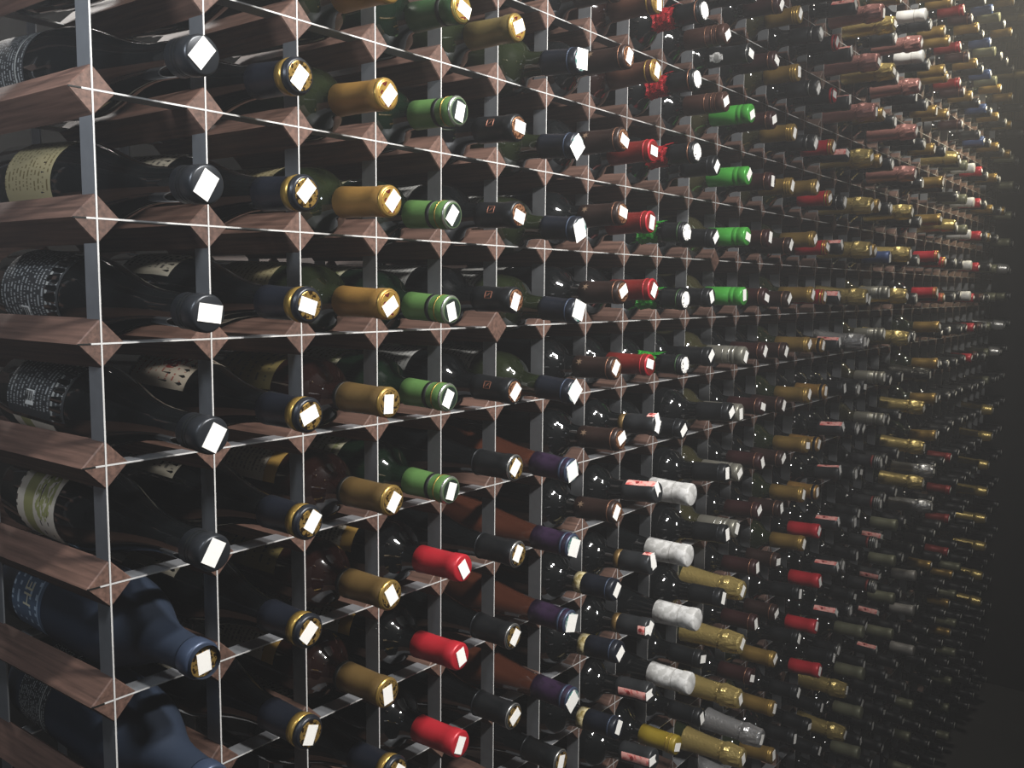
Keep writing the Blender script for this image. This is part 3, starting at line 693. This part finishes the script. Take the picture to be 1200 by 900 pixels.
count = {}
for c in sorted(TABLE):
    for ent in TABLE[c].split():
        r, key, y, z = ent.split(',')
        r, y, z = int(r), float(y), float(z)
        d = TYPES[key]
        m, L = pose(key, c, r, y, z)
        root = link('sparkling_wine_bottle' if d['kind'] == 'champ' else 'wine_bottle', None)
        root.matrix_world = m
        px, py, _ = project(*(m @ Vector((0, 0, L))))
        place = ORD[c] + ' column from left'
        if py < -6: lab = d['desc'] + ', cap above the photo, ' + place
        elif py > 906: lab = d['desc'] + ', cap below the photo, ' + place
        else:
            n = count.get((c, key), 0); count[(c, key)] = n + 1
            lab = '%s, %s down in %s' % (d['desc'], ORD[n], place)
        root['label'] = lab
        root['category'] = 'bottle'
        root['group'] = 'sparkling wine bottles in the rack' if d['kind'] == 'champ' else 'wine bottles in the rack'
        objs = []
        for n, par, me, lb in proto(key):
            o = link(n, me, root if par is None else objs[par])
            if lb: o['label'] = lb
            objs.append(o)
        labs = OWN_LABELS.get((c, r))
        if labs is None:
            labs = [PER_COL_LABEL.get((c, r), d['label'])] if c < 9 else []
        for lb in labs:
            if lb: 
                o = link('paper_label', label_me(key, lb), root)
                if (c, r) == (0, 4):
                    w = link('lettering', text_on_label('HE', .020, key, .222, 165, 'letter_cream'), o)
        if (c, r) in ((0, 1), (0, 2)):
            bc = link('barcode_sticker', None, root)
            sh = d['shape']; nk = lambda s: radius(sh, s)
            ang = 205 if r == 1 else 172
            v, f = decal(rect(-.007, .007, -.0075, .0075), nk, L, .222, ang, .0006)
            bpy.data.objects.remove(bc)
            bc = link('barcode_sticker', mk_mesh('barcode_sticker', v, f, ['barcode'], smooth=False), root)
            bv, bf = [], []
            for k in range(9):
                w = .0003 + .0003 * ((k * 5) % 3)
                v, f = decal(rect(-.003, .006, -.006 + k * .0013, -.006 + k * .0013 + w), nk, L, .222, ang, .0009)
                n0 = len(bv); bv += v; bf += [tuple(i + n0 for i in q) for q in f]
            link('barcode_lines', mk_mesh('barcode_lines', bv, bf, ['ink'], smooth=False), bc)
        rs = rng.random()
        if d.get('seal'):
            turn = {(7, 3): -42, (7, 4): -35, (7, 5): -55, (7, 6): 25, (7, 7): 32, (7, 8): 28}.get((c, r), -60 + 95 * rs)
            for o in objs:
                if o.name.split('.')[0] == 'paper_seal': o.rotation_euler = (0, 0, math.radians(turn))
        if d['tag']:
            t = link('price_sticker', tag_me, root, (rng.uniform(-.0025, .0025), rng.uniform(-.002, .002), L + .0006))
            k = d.get('tagscale', 1.0)
            if c == 0 and r < 4: k = 1.15
            t.scale = (k * (1.4 if key in ('navyteal', 'purple') else 1), k, 1)
            t.rotation_euler = (0, 0, math.radians(rng.choice((-35, -30, -20, 5, 20, -60, 75, -40)) + rng.uniform(-8, 8)))

# ------------------------------------------------------------------ the far end of the rack: bottles too small to pick out singly
FAR = {
    23: [(-10, 'gold'), (-3, 'black'), (12, 'olive')],
    24: [(-10, 'dred'), (-4, 'goldch'), (0, 'redgold'), (2, 'black'), (9, 'gold'), (11, 'black')],
    25: [(-10, 'maroon'), (-3, 'whitedisc'), (5, 'black')],
    26: [(-10, 'gold'), (-3, 'olive'), (0, 'black'), (6, 'dred'), (10, 'black')],
    27: [(-10, 'black'), (-3, 'whitesm'), (2, 'black'), (10, 'gold'), (13, 'black')],
    28: [(-11, 'bluecap'), (-3, 'red'), (4, 'black'), (9, 'olive')],
    29: [(-11, 'olive'), (-5, 'whitedisc'), (0, 'maroon'), (4, 'black')],
    30: [(-11, 'whitedisc'), (-6, 'gold'), (0, 'whitedisc'), (5, 'black')],
    31: [(-11, 'gold'), (-7, 'whitedisc'), (0, 'olive'), (5, 'goldch'), (13, 'black')],
    32: [(-11, 'whitedisc'), (-6, 'goldclr'), (-1, 'silvch'), (4, 'black')],
    33: [(-11, 'goldch'), (-4, 'olive'), (2, 'black')],
    34: [(-11, 'whitedisc'), (-3, 'black')],
}
SV, SF, SM = [], [], []
mi = {}
LOW = {}
for c, runs in FAR.items():
    for r in range(R0, R1):
        px, py, _ = project(X(c + .5), -.07, Zr(r + .7))
        if not (-30 < py < 930): continue
        key = [k for r_, k in runs if r >= r_][-1]
        if rng.random() < .06: continue
        if key not in LOW: LOW[key] = pieces(key, 12, True)
        champ = key.endswith('ch')
        m, L = pose(key, c, r, .66 + rng.uniform(-.05, .05), (-.92 if champ else -.75) + rng.uniform(-.06, .06))
        for n, par, v, f, uv, mm, sm, lb in LOW[key]:
            k0 = len(SV); SV += [tuple(m @ Vector(p)) for p in v]
            SF += [tuple(i + k0 for i in q) for q in f]; SM += [mi.setdefault(mm, len(mi))] * len(f)
        if TYPES[key]['tag']:
            a = rng.uniform(0, 6.28); tm = m @ Matrix.Translation((0, 0, L + .0006)) @ Matrix.Rotation(a, 4, 'Z')
            k0 = len(SV); SV += [tuple(tm @ Vector(p)) for p in tv]
            SF += [tuple(i + k0 for i in q) for q in tf]; SM += [mi.setdefault('paper', len(mi))] * len(tf)
far = link('distant_wine_bottles', mk_mesh('distant_wine_bottles', SV, SF, list(mi), SM, True))
far['kind'] = 'stuff'
far['label'] = 'many small distant wine bottles filling the far right end of the rack'
far['category'] = 'bottles'
